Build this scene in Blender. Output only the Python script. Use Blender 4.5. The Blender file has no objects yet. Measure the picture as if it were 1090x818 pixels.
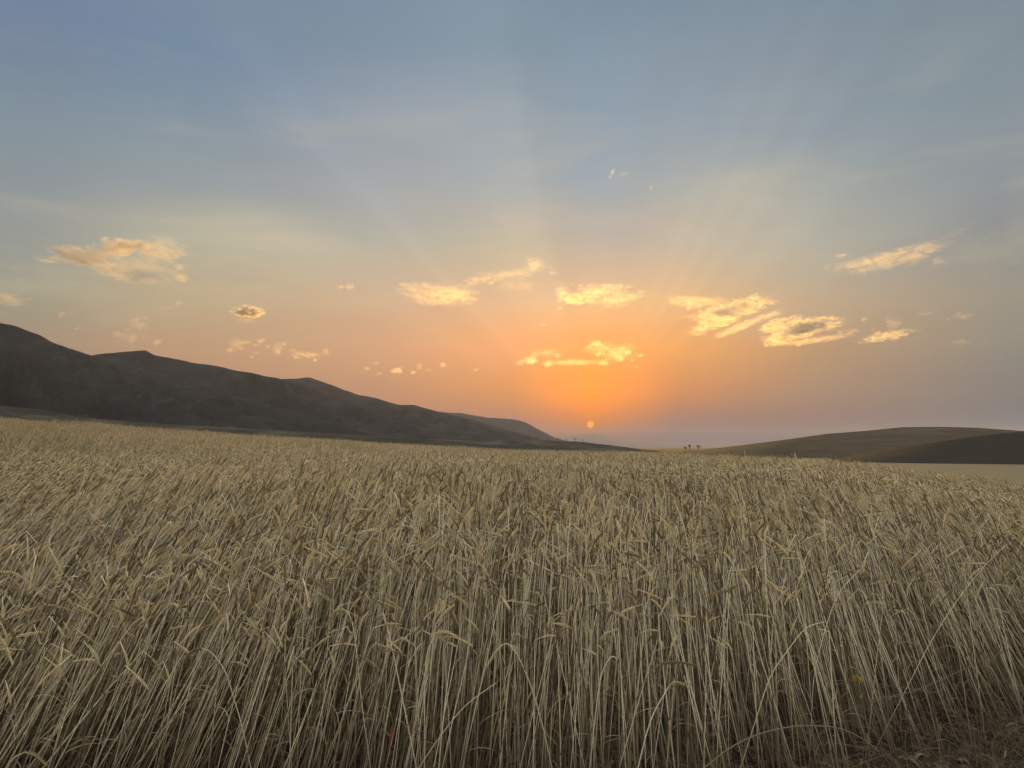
import bpy, bmesh, math, random
import numpy as np
from mathutils import Vector, Matrix, Euler

R = math.radians
rng = np.random.default_rng(11)
random.seed(11)
sc = bpy.context.scene
C = sc.collection

# ------------------------------------------------------------------ camera
FPX, CX, CY = 819.0, 545.0, 409.0          # focal length in pixels of the photograph, and its centre
PITCH = R(4.7)
EYE = 1.28
cam_d = bpy.data.cameras.new('camera')
cam = bpy.data.objects.new('camera', cam_d)
C.objects.link(cam)
cam.location = (0, 0, EYE)
cam.rotation_euler = (R(90) + PITCH, 0, 0)
cam_d.sensor_fit = 'HORIZONTAL'
cam_d.sensor_width = 36.0
cam_d.lens = 36.0 * FPX / 1090.0
cam_d.clip_start = 0.05
cam_d.clip_end = 200000
sc.camera = cam


def ray(px, py):
    """unit direction seen at a pixel of the photograph"""
    u, v = (px - CX) / FPX, (CY - py) / FPX
    y = math.cos(PITCH) - v * math.sin(PITCH)
    z = math.sin(PITCH) + v * math.cos(PITCH)
    return Vector((u, y, z)).normalized()


def azel(px, py):
    d = ray(px, py)
    return math.degrees(math.atan2(d.x, d.y)), math.degrees(math.asin(d.z))


# ------------------------------------------------------------------ view
sc.view_settings.view_transform = 'Standard'
sc.view_settings.look = 'None'
sc.view_settings.exposure = 0.0
sc.view_settings.gamma = 1.0
sc.view_settings.use_curve_mapping = False
cy = sc.cycles
cy.use_denoising = True
cy.max_bounces = 8
cy.diffuse_bounces = 3
cy.transmission_bounces = 4
cy.volume_bounces = 3
cy.transparent_max_bounces = 16
cy.volume_step_rate = 1.0
cy.volume_max_steps = 1024

# ------------------------------------------------------------------ sun
SUN_AZ, SUN_EL = azel(628.5, 452)
sun_d = bpy.data.lights.new('sun', 'SUN')
sun_d.energy = 3.0
sun_d.angle = R(0.53)
sun_d.color = (1.0, 0.58, 0.13)
sun = bpy.data.objects.new('sun', sun_d)
C.objects.link(sun)
sd = Vector((math.sin(R(SUN_AZ)) * math.cos(R(SUN_EL)), math.cos(R(SUN_AZ)) * math.cos(R(SUN_EL)), math.sin(R(SUN_EL))))
sun.rotation_euler = sd.to_track_quat('Z', 'Y').to_euler()
sun.location = sd * 60

# ------------------------------------------------------------------ haze numbers (the box itself is built after the hills)
HAZE = 2.1e-5
BOX_H, BOX_TOP, BOX_BOT = 28000.0, 640.0, -22.0
HAZE_LIGHT = np.array((0.34, 0.24, 0.19))     # what the lit air adds, used only to work out the sky behind it


def lin(c):
    return tuple((v / 255 / 12.92) if v / 255 <= 0.04045 else ((v / 255 + 0.055) / 1.055) ** 2.4 for v in c)


def behind_haze(c, el):
    """the sky's own colour such that, seen through the haze box, it comes out as c"""
    c = np.array(c, float)
    if el <= 0:
        el = 0.05
    L = min(BOX_H, (BOX_TOP - EYE) / math.sin(R(el)))
    T = math.exp(-HAZE * L)
    return tuple(np.maximum((c - (1 - T) * HAZE_LIGHT) / T, 0.01))


# ------------------------------------------------------------------ world
world = bpy.data.worlds.new('World')
sc.world = world
world.use_nodes = True
nt = world.node_tree
nt.nodes.clear()


class NB:
    """small node-writing helper"""
    def __init__(s, nt):
        s.nt = nt

    def n(s, t, **kw):
        nd = s.nt.nodes.new(t)
        for k, v in kw.items():
            setattr(nd, k, v)
        return nd

    def put(s, sock, v):
        if isinstance(v, bpy.types.NodeSocket):
            s.nt.links.new(v, sock)
        elif v is not None:
            sock.default_value = v

    def m(s, op, a, b=None, c=None, clamp=False):
        nd = s.n('ShaderNodeMath', operation=op, use_clamp=clamp)
        s.put(nd.inputs[0], a)
        s.put(nd.inputs[1], b)
        s.put(nd.inputs[2], c)
        return nd.outputs[0]

    def v(s, op, a, b=None, scale=None):
        nd = s.n('ShaderNodeVectorMath', operation=op)
        s.put(nd.inputs[0], a)
        s.put(nd.inputs[1], b)
        if scale is not None:
            s.put(nd.inputs['Scale'], scale)
        return nd.outputs[1] if op in ('LENGTH', 'DOT_PRODUCT', 'DISTANCE') else nd.outputs[0]

    def mix(s, f, a, b, mode='MIX'):
        nd = s.n('ShaderNodeMix', data_type='RGBA', blend_type=mode)
        s.put(nd.inputs[0], f)
        s.put(nd.inputs[6], a)
        s.put(nd.inputs[7], b)
        return nd.outputs[2]

    def ss(s, x, a, b, lo=0.0, hi=1.0):
        nd = s.n('ShaderNodeMapRange', interpolation_type='SMOOTHSTEP')
        for i, v in enumerate((x, a, b, lo, hi)):
            s.put(nd.inputs[i], v)
        return nd.outputs[0]

    def mr(s, x, a, b, lo=0.0, hi=1.0):
        nd = s.n('ShaderNodeMapRange')
        for i, v in enumerate((x, a, b, lo, hi)):
            s.put(nd.inputs[i], v)
        return nd.outputs[0]

    def noise(s, vec, scale, detail=4, rough=0.55, dim='3D', w=None, dist=0.0):
        nd = s.n('ShaderNodeTexNoise', noise_dimensions=dim)
        if dim != '1D':
            s.put(nd.inputs['Vector'], vec)
        if w is not None:
            s.put(nd.inputs['W'], w)
        s.put(nd.inputs['Scale'], scale)
        s.put(nd.inputs['Detail'], detail)
        s.put(nd.inputs['Roughness'], rough)
        s.put(nd.inputs['Distortion'], dist)
        return nd.outputs[0]

    def ramp(s, x, stops, interp='LINEAR'):
        nd = s.n('ShaderNodeValToRGB')
        cr = nd.color_ramp
        cr.interpolation = interp
        while len(cr.elements) > 1:
            cr.elements.remove(cr.elements[0])
        cr.elements[0].position = stops[0][0]
        cr.elements[0].color = tuple(stops[0][1]) + (1,) if len(stops[0][1]) == 3 else stops[0][1]
        for p, c in stops[1:]:
            e = cr.elements.new(p)
            e.color = tuple(c) + (1,) if len(c) == 3 else c
        s.put(nd.inputs[0], x)
        return nd.outputs[0]


W = NB(nt)
tc = W.n('ShaderNodeTexCoord')
D = W.v('NORMALIZE', tc.outputs['Generated'])
sep = W.n('ShaderNodeSeparateXYZ')
W.put(sep.inputs[0], D)
az = W.m('MULTIPLY', W.m('ARCTAN2', sep.outputs[0], sep.outputs[1]), 180 / math.pi)
el = W.m('MULTIPLY', W.m('ARCSINE', sep.outputs[2]), 180 / math.pi)
# large soft waviness so that the colour bands are never perfectly straight
wob = W.noise(W.v('MULTIPLY', D, (1, 1, 3.0)), 2.6, 3, 0.5)
el_w = W.m('ADD', el, W.m('MULTIPLY', W.m('SUBTRACT', wob, 0.5), W.mr(el, 2, 20, 0.6, 4.0)))
elf = W.m('MULTIPLY', W.m('ADD', el_w, 4.0), 1 / 94.0, clamp=True)

ROWS = (0, 60, 120, 200, 260, 320, 370, 420, 448, 468)
TARGET = {
    0:    ((118, 134, 157), (122, 138, 155), (131, 146, 156), (145, 151, 153), (155, 155, 147), (166, 157, 134), (176, 152, 126), (172, 140, 116), (166, 134, 116), (158, 128, 114)),
    200:  ((123, 140, 159), (124, 142, 161), (133, 149, 161), (155, 160, 160), (184, 177, 154), (190, 170, 138), (195, 160, 128), (182, 146, 120), (172, 136, 116), (160, 130, 115)),
    400:  ((128, 146, 162), (134, 150, 164), (156, 163, 171), (170, 171, 171), (188, 179, 162), (212, 180, 147), (214, 167, 128), (192, 148, 116), (180, 139, 115), (165, 130, 118)),
    545:  ((132, 150, 163), (139, 155, 166), (160, 168, 173), (178, 178, 174), (206, 189, 162), (238, 192, 147), (250, 180, 122), (224, 156, 103), (190, 140, 112), (166, 132, 119)),
    628:  ((129, 147, 163), (137, 154, 168), (149, 162, 173), (168, 172, 175), (200, 182, 162), (244, 194, 142), (255, 181, 104), (255, 166, 84), (218, 146, 98), (166, 133, 120)),
    720:  ((129, 146, 160), (139, 153, 165), (149, 161, 170), (177, 176, 169), (204, 186, 162), (238, 190, 138), (246, 175, 108), (213, 148, 102), (173, 138, 118), (160, 134, 122)),
    860:  ((129, 146, 158), (139, 151, 160), (147, 157, 165), (171, 172, 164), (184, 177, 160), (198, 172, 140), (195, 156, 118), (174, 142, 119), (162, 136, 121), (152, 132, 123)),
    1070: ((129, 143, 152), (132, 146, 153), (139, 149, 155), (149, 152, 153), (158, 155, 146), (159, 150, 133), (152, 142, 128), (142, 132, 125), (139, 129, 125), (136, 127, 125)),
}


SKY_FIX = {(0, 0): (-0.023, -0.02, 0.0), (0, 60): (-0.033, -0.027, -0.012), (0, 120): (-0.02, -0.015, -0.008), (0, 200): (-0.024, -0.02, -0.012), (0, 260): (-0.054, -0.037, -0.019), (0, 320): (-0.095, -0.062, -0.027), (0, 370): (-0.095, -0.062, -0.027), (0, 420): (-0.095, -0.062, -0.027), (0, 448): (-0.095, -0.062, -0.027), (0, 468): (-0.095, -0.062, -0.027), (200, 0): (-0.018, -0.014, -0.004), (200, 60): (-0.037, -0.025, 0.0), (200, 120): (-0.024, -0.015, 0.0), (200, 200): (-0.028, -0.025, -0.012), (200, 260): (-0.051, -0.029, -0.008), (200, 320): (-0.085, -0.06, -0.032), (200, 370): (-0.085, -0.06, -0.032), (200, 420): (-0.085, -0.06, -0.032), (200, 448): (-0.085, -0.06, -0.032), (200, 468): (-0.085, -0.06, -0.032), (400, 0): (-0.029, -0.023, -0.013), (400, 60): (-0.037, -0.027, -0.013), (400, 120): (-0.058, -0.035, 0.0), (400, 200): (-0.05, -0.028, -0.005), (400, 260): (-0.067, -0.024, 0.004), (400, 320): (-0.073, -0.06, -0.03), (400, 370): (-0.106, -0.054, -0.016), (400, 420): (-0.106, -0.054, -0.016), (400, 448): (-0.106, -0.054, -0.016), (400, 468): (-0.106, -0.054, -0.016), (545, 0): (-0.02, -0.008, 0.004), (545, 60): (-0.046, -0.028, -0.017), (545, 120): (-0.064, -0.04, -0.014), (545, 200): (-0.099, -0.054, -0.014), (545, 260): (-0.113, -0.057, -0.025), (545, 320): (-0.122, -0.048, -0.015), (545, 370): (-0.111, -0.07, -0.018), (545, 420): (-0.218, -0.076, -0.019), (545, 448): (-0.218, -0.076, -0.019), (545, 468): (-0.218, -0.076, -0.019), (628, 0): (-0.026, -0.019, -0.004), (628, 60): (-0.031, -0.016, -0.004), (628, 120): (-0.051, -0.025, 0.0), (628, 200): (-0.073, -0.028, 0.005), (628, 260): (-0.115, -0.055, -0.004), (628, 320): (-0.11, -0.037, -0.011), (628, 370): (0.0, -0.086, -0.027), (628, 420): (0.0, -0.068, -0.03), (628, 448): (-0.192, -0.094, -0.055), (628, 468): (-0.192, -0.094, -0.055), (720, 0): (-0.029, -0.019, -0.008), (720, 60): (-0.028, -0.016, -0.004), (720, 120): (-0.047, -0.025, -0.004), (720, 200): (-0.078, -0.038, -0.008), (720, 260): (-0.094, -0.051, -0.017), (720, 320): (-0.136, -0.047, -0.014), (720, 370): (-0.163, -0.067, -0.019), (720, 420): (-0.225, -0.083, -0.022), (720, 448): (-0.207, -0.092, -0.032), (720, 468): (-0.207, -0.092, -0.032), (860, 0): (-0.029, -0.023, -0.012), (860, 60): (-0.039, -0.032, -0.017), (860, 120): (-0.05, -0.029, -0.009), (860, 200): (-0.075, -0.037, -0.004), (860, 260): (-0.066, -0.024, 0.0), (860, 320): (-0.09, -0.046, -0.014), (860, 370): (-0.123, -0.058, -0.017), (860, 420): (-0.144, -0.057, -0.018), (860, 448): (-0.145, -0.082, -0.039), (860, 468): (-0.145, -0.082, -0.039), (1070, 0): (-0.032, -0.022, -0.008), (1070, 60): (-0.026, -0.015, -0.004), (1070, 120): (-0.024, -0.015, -0.004), (1070, 200): (-0.055, -0.036, -0.012), (1070, 260): (-0.107, -0.074, -0.026), (1070, 320): (-0.055, -0.035, -0.01), (1070, 370): (-0.082, -0.044, -0.013), (1070, 420): (-0.092, -0.052, -0.025), (1070, 448): (-0.092, -0.052, -0.025), (1070, 468): (-0.092, -0.052, -0.025)}


def column(px, cols):
    st = []
    for y, c in zip(ROWS, cols):
        e = azel(px, y)[1]
        k = SKY_FIX.get((px, y), (0, 0, 0))
        st.append((e, behind_haze(np.array(lin(c)) + np.array(k), e)))
    st.append((-4, behind_haze(lin(cols[-1]), 0.1)))
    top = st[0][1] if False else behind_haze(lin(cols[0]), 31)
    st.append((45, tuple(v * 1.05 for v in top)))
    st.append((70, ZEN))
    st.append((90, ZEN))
    st.sort()
    return [((e + 4) / 94, c) for e, c in st]


ZEN = (1.45, 1.42, 1.32)  # unseen overhead sky, brightened as added light for the wheat
cols = []
side = [((110, 128, 156)), (112, 130, 158), (122, 138, 158), (136, 146, 156), (144, 148, 150), (150, 146, 140), (152, 140, 130), (148, 130, 122), (140, 124, 120), (134, 120, 118)]
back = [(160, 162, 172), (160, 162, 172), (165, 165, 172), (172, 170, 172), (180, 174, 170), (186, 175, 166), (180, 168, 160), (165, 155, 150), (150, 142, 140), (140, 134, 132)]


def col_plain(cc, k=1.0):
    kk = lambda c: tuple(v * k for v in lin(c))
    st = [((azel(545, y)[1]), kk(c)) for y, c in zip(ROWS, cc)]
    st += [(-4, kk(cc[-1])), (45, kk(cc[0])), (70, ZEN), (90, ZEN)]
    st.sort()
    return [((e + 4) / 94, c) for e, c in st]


cols.append((-150, col_plain(back, 2.8)))  # sky behind the camera, boosted as added fill on the crop
cols.append((-75, col_plain(side)))
for px, cc in TARGET.items():
    cols.append((azel(px, 300)[0], column(px, cc)))
cols.append((75, col_plain(side)))
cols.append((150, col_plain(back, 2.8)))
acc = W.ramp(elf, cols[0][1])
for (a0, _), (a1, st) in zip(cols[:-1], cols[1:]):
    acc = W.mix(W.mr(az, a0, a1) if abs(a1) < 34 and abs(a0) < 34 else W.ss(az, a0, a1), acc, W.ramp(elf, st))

# crepuscular rays: brightness as a function of the angle round the sun
dx = W.m('SUBTRACT', az, SUN_AZ)
dy = W.m('SUBTRACT', el, SUN_EL)
phi = W.m('MULTIPLY', W.m('ARCTAN2', dy, dx), 180 / math.pi)
phi = W.m('ADD', phi, W.m('MULTIPLY', W.m('SUBTRACT', W.noise(D, 5.0, 2, 0.5), 0.5), 3.0))
rr = W.m('SQRT', W.m('ADD', W.m('MULTIPLY', dx, dx), W.m('MULTIPLY', dy, dy)))
G = 0.5
rays = [(0, 1.0), (30, 1.0), (38, 0.975), (43, 1.01), (48, 0.97), (51.5, 1.03), (54, 0.985), (57.5, 1.045), (60, 1.0), (63, 1.04), (67, 1.0), (71, 1.01),
        (77, 0.985), (83, 1.0), (90, 0.985), (97, 0.955), (100.5, 0.96), (105, 1.035), (112, 1.04), (120, 1.01), (127, 0.985), (132, 0.99), (135.5, 1.035),
        (138, 0.98), (143, 0.96), (149, 1.015), (156, 1.0), (163, 1.02), (172, 1.0), (180, 1.0)]
rv = W.ramp(W.m('MULTIPLY', phi, 1 / 180.0, clamp=True), [(p / 180.0, (v * G, v * G, v * G)) for p, v in rays], 'EASE')
win = W.m('MULTIPLY', W.ss(rr, 3, 11), W.ss(rr, 52, 24))
rfac = W.m('ADD', 1.0, W.m('MULTIPLY', W.m('SUBTRACT', W.m('MULTIPLY', rv, 1 / G), 1.0), W.m('MULTIPLY', win, 0.85)))
acc = W.v('SCALE', acc, None, scale=rfac)
# thin veils of high cirrus: soft, stretched, faintly warm
vz = W.noise(W.v('MULTIPLY', D, (1.0, 1.0, 4.5)), 3.2, 6, 0.55, dist=0.6)
vmask = W.m('MULTIPLY', W.ss(vz, 0.50, 0.74), W.m('MULTIPLY', W.ss(el, 5, 11), W.ss(el, 30, 20)))
acc = W.mix(W.m('MULTIPLY', vmask, 0.22), acc, (0.60, 0.52, 0.36, 1))
# two broader sheets of lit cirrus, left of the golden clouds and above the slanting one
for (pxv, pyv, wx, wy, amt) in ((270, 262, 7.5, 3.2, 0.34), (800, 205, 5.0, 5.5, 0.22), (560, 232, 3.5, 2.6, 0.20), (120, 300, 8.0, 2.5, 0.18)):
    va, ve = azel(pxv, pyv)
    ux = W.m('DIVIDE', W.m('SUBTRACT', az, va), wx)
    uy = W.m('DIVIDE', W.m('SUBTRACT', el, ve), wy)
    rad2 = W.m('ADD', W.m('MULTIPLY', ux, ux), W.m('MULTIPLY', uy, uy))
    ms_ = W.m('MULTIPLY', W.m('EXPONENT', W.m('MULTIPLY', rad2, -1.0)), W.ss(vz, 0.30, 0.62))
    acc = W.mix(W.m('MULTIPLY', ms_, amt), acc, (0.72, 0.60, 0.38, 1))
fine = W.noise(W.v('MULTIPLY', D, (1.0, 1.0, 6.0)), 14.0, 5, 0.6, dist=0.4)
acc = W.v('SCALE', acc, None, scale=W.m('ADD', 1.0, W.m('MULTIPLY', W.m('SUBTRACT', fine, 0.5), 0.07)))
# the sun's disc
sep_ang = W.m('ARCCOSINE', W.m('MINIMUM', W.v('DOT_PRODUCT', D, tuple(sd)), 1.0))
disc = W.ss(sep_ang, R(0.262), R(0.215))
acc = W.mix(disc, acc, (2.0, 0.40, 0.0, 1))
sky = W.n('ShaderNodeTexSky', sky_type='NISHITA')
sky.sun_disc = False
sky.sun_elevation = R(SUN_EL)
sky.sun_rotation = R(SUN_AZ)
sky.air_density = 1.5
sky.dust_density = 3.0
bg1 = W.n('ShaderNodeBackground')
W.put(bg1.inputs[0], sky.outputs[0])
bg1.inputs[1].default_value = 0.02
bg2 = W.n('ShaderNodeBackground')
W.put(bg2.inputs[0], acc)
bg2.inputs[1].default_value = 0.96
addn = W.n('ShaderNodeAddShader')
nt.links.new(bg1.outputs[0], addn.inputs[0])
nt.links.new(bg2.outputs[0], addn.inputs[1])
wo = W.n('ShaderNodeOutputWorld')
nt.links.new(addn.outputs[0], wo.inputs[0])
world.cycles.sampling_method = 'MANUAL'
world.cycles.sample_map_resolution = 1024


# ------------------------------------------------------------------ helpers
def tag(o, label=None, cat=None, group=None, kind=None):
    if label: o['label'] = label
    if cat: o['category'] = cat
    if group: o['group'] = group
    if kind: o['kind'] = kind
    return o


def mesh_obj(name, verts, faces, mat, parent=None, smooth=True, link=True):
    me = bpy.data.meshes.new(name)
    me.from_pydata([tuple(v) for v in verts], [], faces)
    me.update()
    if smooth:
        me.polygons.foreach_set('use_smooth', [True] * len(me.polygons))
    if mat:
        me.materials.append(mat)
    o = bpy.data.objects.new(name, me)
    if link:
        C.objects.link(o)
    if parent:
        o.parent = parent
    return o


def empty(name, loc, rz=0.0):
    o = bpy.data.objects.new(name, None)
    o.empty_display_size = 0.2
    C.objects.link(o)
    o.location = loc
    o.rotation_euler = (0, 0, rz)
    return o


def vnoise(seed, n=7, fmin=0.5, fmax=2.0):
    """smooth pseudo-random field as a sum of sines"""
    r = np.random.default_rng(seed)
    ang = r.uniform(0, 2 * math.pi, n)
    f = np.exp(r.uniform(math.log(fmin), math.log(fmax), n))
    ph = r.uniform(0, 2 * math.pi, n)
    w = 1 / np.sqrt(f)
    w /= np.sqrt((w ** 2).sum() / 2)

    def fn(x, y):
        x = np.asarray(x, float)
        y = np.asarray(y, float)
        out = 0
        for a, ff, p, ww in zip(ang, f, ph, w):
            out = out + ww * np.sin((x * math.cos(a) + y * math.sin(a)) * ff + p)
        return out
    return fn


# ------------------------------------------------------------------ materials
def material(name):
    m = bpy.data.materials.new(name)
    m.use_nodes = True
    t = m.node_tree
    t.nodes.clear()
    b = NB(t)
    out = b.n('ShaderNodeOutputMaterial')
    return m, b, out


def plant_mat(name, c1, c2, c3, rough=0.6, trans=0.25, low=None, isl_w=1.0):
    """dry straw: colour differs from plant to plant and along each plant"""
    m, b, out = material(name)
    oi = b.n('ShaderNodeObjectInfo')
    geo = b.n('ShaderNodeNewGeometry')
    rnd = oi.outputs['Random']
    isl = geo.outputs['Random Per Island']
    pos = geo.outputs['Position']
    big = b.noise(pos, 0.35, 3, 0.6)
    col = b.ramp(b.m('FRACT', b.m('ADD', b.m('MULTIPLY', rnd, 7.31), b.m('MULTIPLY', isl, isl_w))), [(0.0, c1), (0.28, c2), (0.48, c1), (0.68, c3), (0.86, c3), (1.0, c1)])
    sm = b.noise(pos, 60.0, 3, 0.6)
    col = b.v('SCALE', col, None, scale=b.mr(sm, 0.25, 0.75, 0.78, 1.16))
    col = b.v('SCALE', col, None, scale=b.mr(big, 0.3, 0.7, 0.88, 1.1))
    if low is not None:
        # browner lower stem by its own height, crop's inner shade put into the colour
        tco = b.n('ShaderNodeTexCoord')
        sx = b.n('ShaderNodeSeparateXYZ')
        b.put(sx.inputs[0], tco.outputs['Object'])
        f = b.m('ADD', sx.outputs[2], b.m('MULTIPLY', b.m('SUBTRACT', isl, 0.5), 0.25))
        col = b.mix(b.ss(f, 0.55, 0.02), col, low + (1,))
    p = b.n('ShaderNodeBsdfPrincipled')
    b.put(p.inputs['Base Color'], col)
    p.inputs['Roughness'].default_value = rough
    p.inputs['Specular IOR Level'].default_value = 0.35
    tr = b.n('ShaderNodeBsdfTranslucent')
    b.put(tr.inputs[0], col)
    ms = b.n('ShaderNodeMixShader')
    ms.inputs[0].default_value = trans
    b.nt.links.new(p.outputs[0], ms.inputs[1])
    b.nt.links.new(tr.outputs[0], ms.inputs[2])
    b.nt.links.new(ms.outputs[0], out.inputs[0])
    return m


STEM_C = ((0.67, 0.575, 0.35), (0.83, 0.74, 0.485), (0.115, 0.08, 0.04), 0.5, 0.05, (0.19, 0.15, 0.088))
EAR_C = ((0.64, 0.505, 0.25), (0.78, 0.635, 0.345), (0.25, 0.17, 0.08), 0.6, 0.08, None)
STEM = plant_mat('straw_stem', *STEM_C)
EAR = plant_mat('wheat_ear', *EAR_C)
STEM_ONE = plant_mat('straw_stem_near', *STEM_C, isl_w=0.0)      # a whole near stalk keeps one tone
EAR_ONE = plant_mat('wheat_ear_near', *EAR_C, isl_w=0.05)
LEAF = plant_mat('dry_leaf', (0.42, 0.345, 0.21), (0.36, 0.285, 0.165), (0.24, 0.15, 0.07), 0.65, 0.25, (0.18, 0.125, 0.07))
WEED = plant_mat('dry_weed', (0.26, 0.20, 0.11), (0.20, 0.165, 0.085), (0.11, 0.10, 0.045), 0.7, 0.2)


def simple_mat(name, c1, c2, scale, rough=0.85, bump=0.0, detail=5, bscale=None):
    m, b, out = material(name)
    geo = b.n('ShaderNodeNewGeometry')
    n = b.noise(geo.outputs['Position'], scale, detail, 0.6)
    col = b.mix(b.ss(n, 0.35, 0.65), tuple(c1) + (1,), tuple(c2) + (1,))
    p = b.n('ShaderNodeBsdfPrincipled')
    b.put(p.inputs['Base Color'], col)
    p.inputs['Roughness'].default_value = rough
    p.inputs['Specular IOR Level'].default_value = 0.2
    if bump:
        bn = b.n('ShaderNodeBump')
        bn.inputs['Strength'].default_value = 0.8
        bn.inputs['Distance'].default_value = bump
        b.put(bn.inputs['Height'], b.noise(geo.outputs['Position'], bscale or scale * 4, 6, 0.6))
        b.nt.links.new(bn.outputs[0], p.inputs['Normal'])
    b.nt.links.new(p.outputs[0], out.inputs[0])
    return m


# ------------------------------------------------------------------ ground
A_PTS = (-60, -45, -34, -24, -12, 0, 10, 18, 24, 30, 34, 45, 60)
E_PTS = (2.5, 2.3, 1.8, 1.15, 0.30, -0.40, -0.65, -0.95, -1.4, -2.4, -3.1, -4.0, -4.6)     # where the top of the crop meets what lies behind
C_PTS = (70, 70, 68, 66, 66, 64, 56, 46, 38, 28, 24, 20, 18)                                # how far off that brow of the field is
CROP = 0.86
VALLEY = -11.5
und = vnoise(5, 9, 0.03, 0.22)


def ground_z(x, y):
    x = np.asarray(x, float)
    y = np.asarray(y, float)
    r = np.hypot(x, y) + 1e-6
    a = np.degrees(np.arctan2(x, y))
    aa = np.abs(a)
    am = np.clip(a, -60, 60)
    e = np.interp(am, A_PTS, E_PTS)
    rc = np.interp(am, A_PTS, C_PTS)
    top = EYE + np.tan(np.radians(e)) * rc - CROP            # ground height at the brow
    flat = np.clip((aa - 60) / 60, 0, 1)                     # behind the camera: level ground
    top = top * (1 - flat)
    t = r / rc
    rise = top * np.where(t < 1, t ** 1.5, 1.0)
    # past the brow the slope turns down into the valley
    k = np.clip((r - rc) / 260.0, 0, 1)
    k = k * k * (3 - 2 * k)
    pre = np.clip((r - rc) / 40.0, 0, 1) ** 2 * 0.0
    z = rise * (1 - k) + VALLEY * k - pre
    z = z + und(x, y) * 0.05 * np.clip(r / 20, 0, 1) * (1 - k)
    return z


NAZ = 720
rad = [0.0]
rs = np.concatenate([np.linspace(0.25, 8, 40), np.geomspace(8.3, 400, 90), np.geomspace(430, 26000, 40)])
azs = np.linspace(-math.pi, math.pi, NAZ, endpoint=False)
RR, AA = np.meshgrid(rs, azs, indexing='ij')
GX, GY = RR * np.sin(AA), RR * np.cos(AA)
GZ = ground_z(GX, GY)
micro = vnoise(8, 14, 6, 40)
GZ = GZ + micro(GX, GY) * 0.008 * (RR < 8)
vs = np.stack([GX.ravel(), GY.ravel(), GZ.ravel()], 1)
vs = np.vstack([vs, [[0, 0, float(ground_z(0, 0.01))]]])
fs = []
for i in range(len(rs) - 1):
    for j in range(NAZ):
        j2 = (j + 1) % NAZ
        fs.append((i * NAZ + j, i * NAZ + j2, (i + 1) * NAZ + j2, (i + 1) * NAZ + j))
ctr = len(vs) - 1
for j in range(NAZ):
    fs.append((ctr, (j + 1) % NAZ, j))
gm, b, out = material('ground_soil')
geo = b.n('ShaderNodeNewGeometry')
pos = geo.outputs['Position']
dist = b.v('LENGTH', pos)
soil = b.ramp(b.noise(pos, 9.0, 8, 0.7), [(0.3, (0.022, 0.017, 0.010)), (0.5, (0.04, 0.031, 0.018)), (0.66, (0.075, 0.058, 0.034))])
chaff = b.noise(pos, 55.0, 6, 0.7)
soil = b.mix(b.m('MULTIPLY', b.ss(chaff, 0.56, 0.64), 0.6), soil, (0.32, 0.25, 0.15, 1))
# stubble fields down in the valley, each with its own tone
vor = b.n('ShaderNodeTexVoronoi')
b.put(vor.inputs['Vector'], b.v('MULTIPLY', pos, (1.0, 0.55, 0.0)))
vor.inputs['Scale'].default_value = 0.0022
fld = b.ramp(b.m('FRACT', b.m('MULTIPLY', b.v('LENGTH', vor.outputs['Color']), 3.7)), [(0, (0.20, 0.16, 0.092)), (0.35, (0.17, 0.135, 0.08)), (0.6, (0.13, 0.105, 0.065)), (1, (0.22, 0.175, 0.10))])
fld = b.mix(b.ss(dist, 1500, 3500), fld, (0.055, 0.045, 0.035, 1))
stub = b.mix(b.ss(dist, 1200, 1500), (0.22, 0.178, 0.10, 1), fld)
stub = b.v('SCALE', stub, None, scale=b.mr(b.noise(b.v('MULTIPLY', pos, (1, 4, 1)), 0.05, 6, 0.65), 0.3, 0.7, 0.82, 1.12))
col = b.mix(b.ss(dist, 14, 22), soil, stub)
p = b.n('ShaderNodeBsdfPrincipled')
b.put(p.inputs['Base Color'], col)
p.inputs['Roughness'].default_value = 0.95
p.inputs['Specular IOR Level'].default_value = 0.1
bn = b.n('ShaderNodeBump')
bn.inputs['Strength'].default_value = 0.9
bn.inputs['Distance'].default_value = 0.02
b.put(bn.inputs['Height'], b.noise(pos, 30.0, 7, 0.7))
b.nt.links.new(bn.outputs[0], p.inputs['Normal'])
b.nt.links.new(p.outputs[0], out.inputs[0])
g = mesh_obj('ground', vs, fs, gm)
tag(g, 'dark soil under the crop running out to pale stubble fields in the valley', 'ground', kind='structure')


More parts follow.
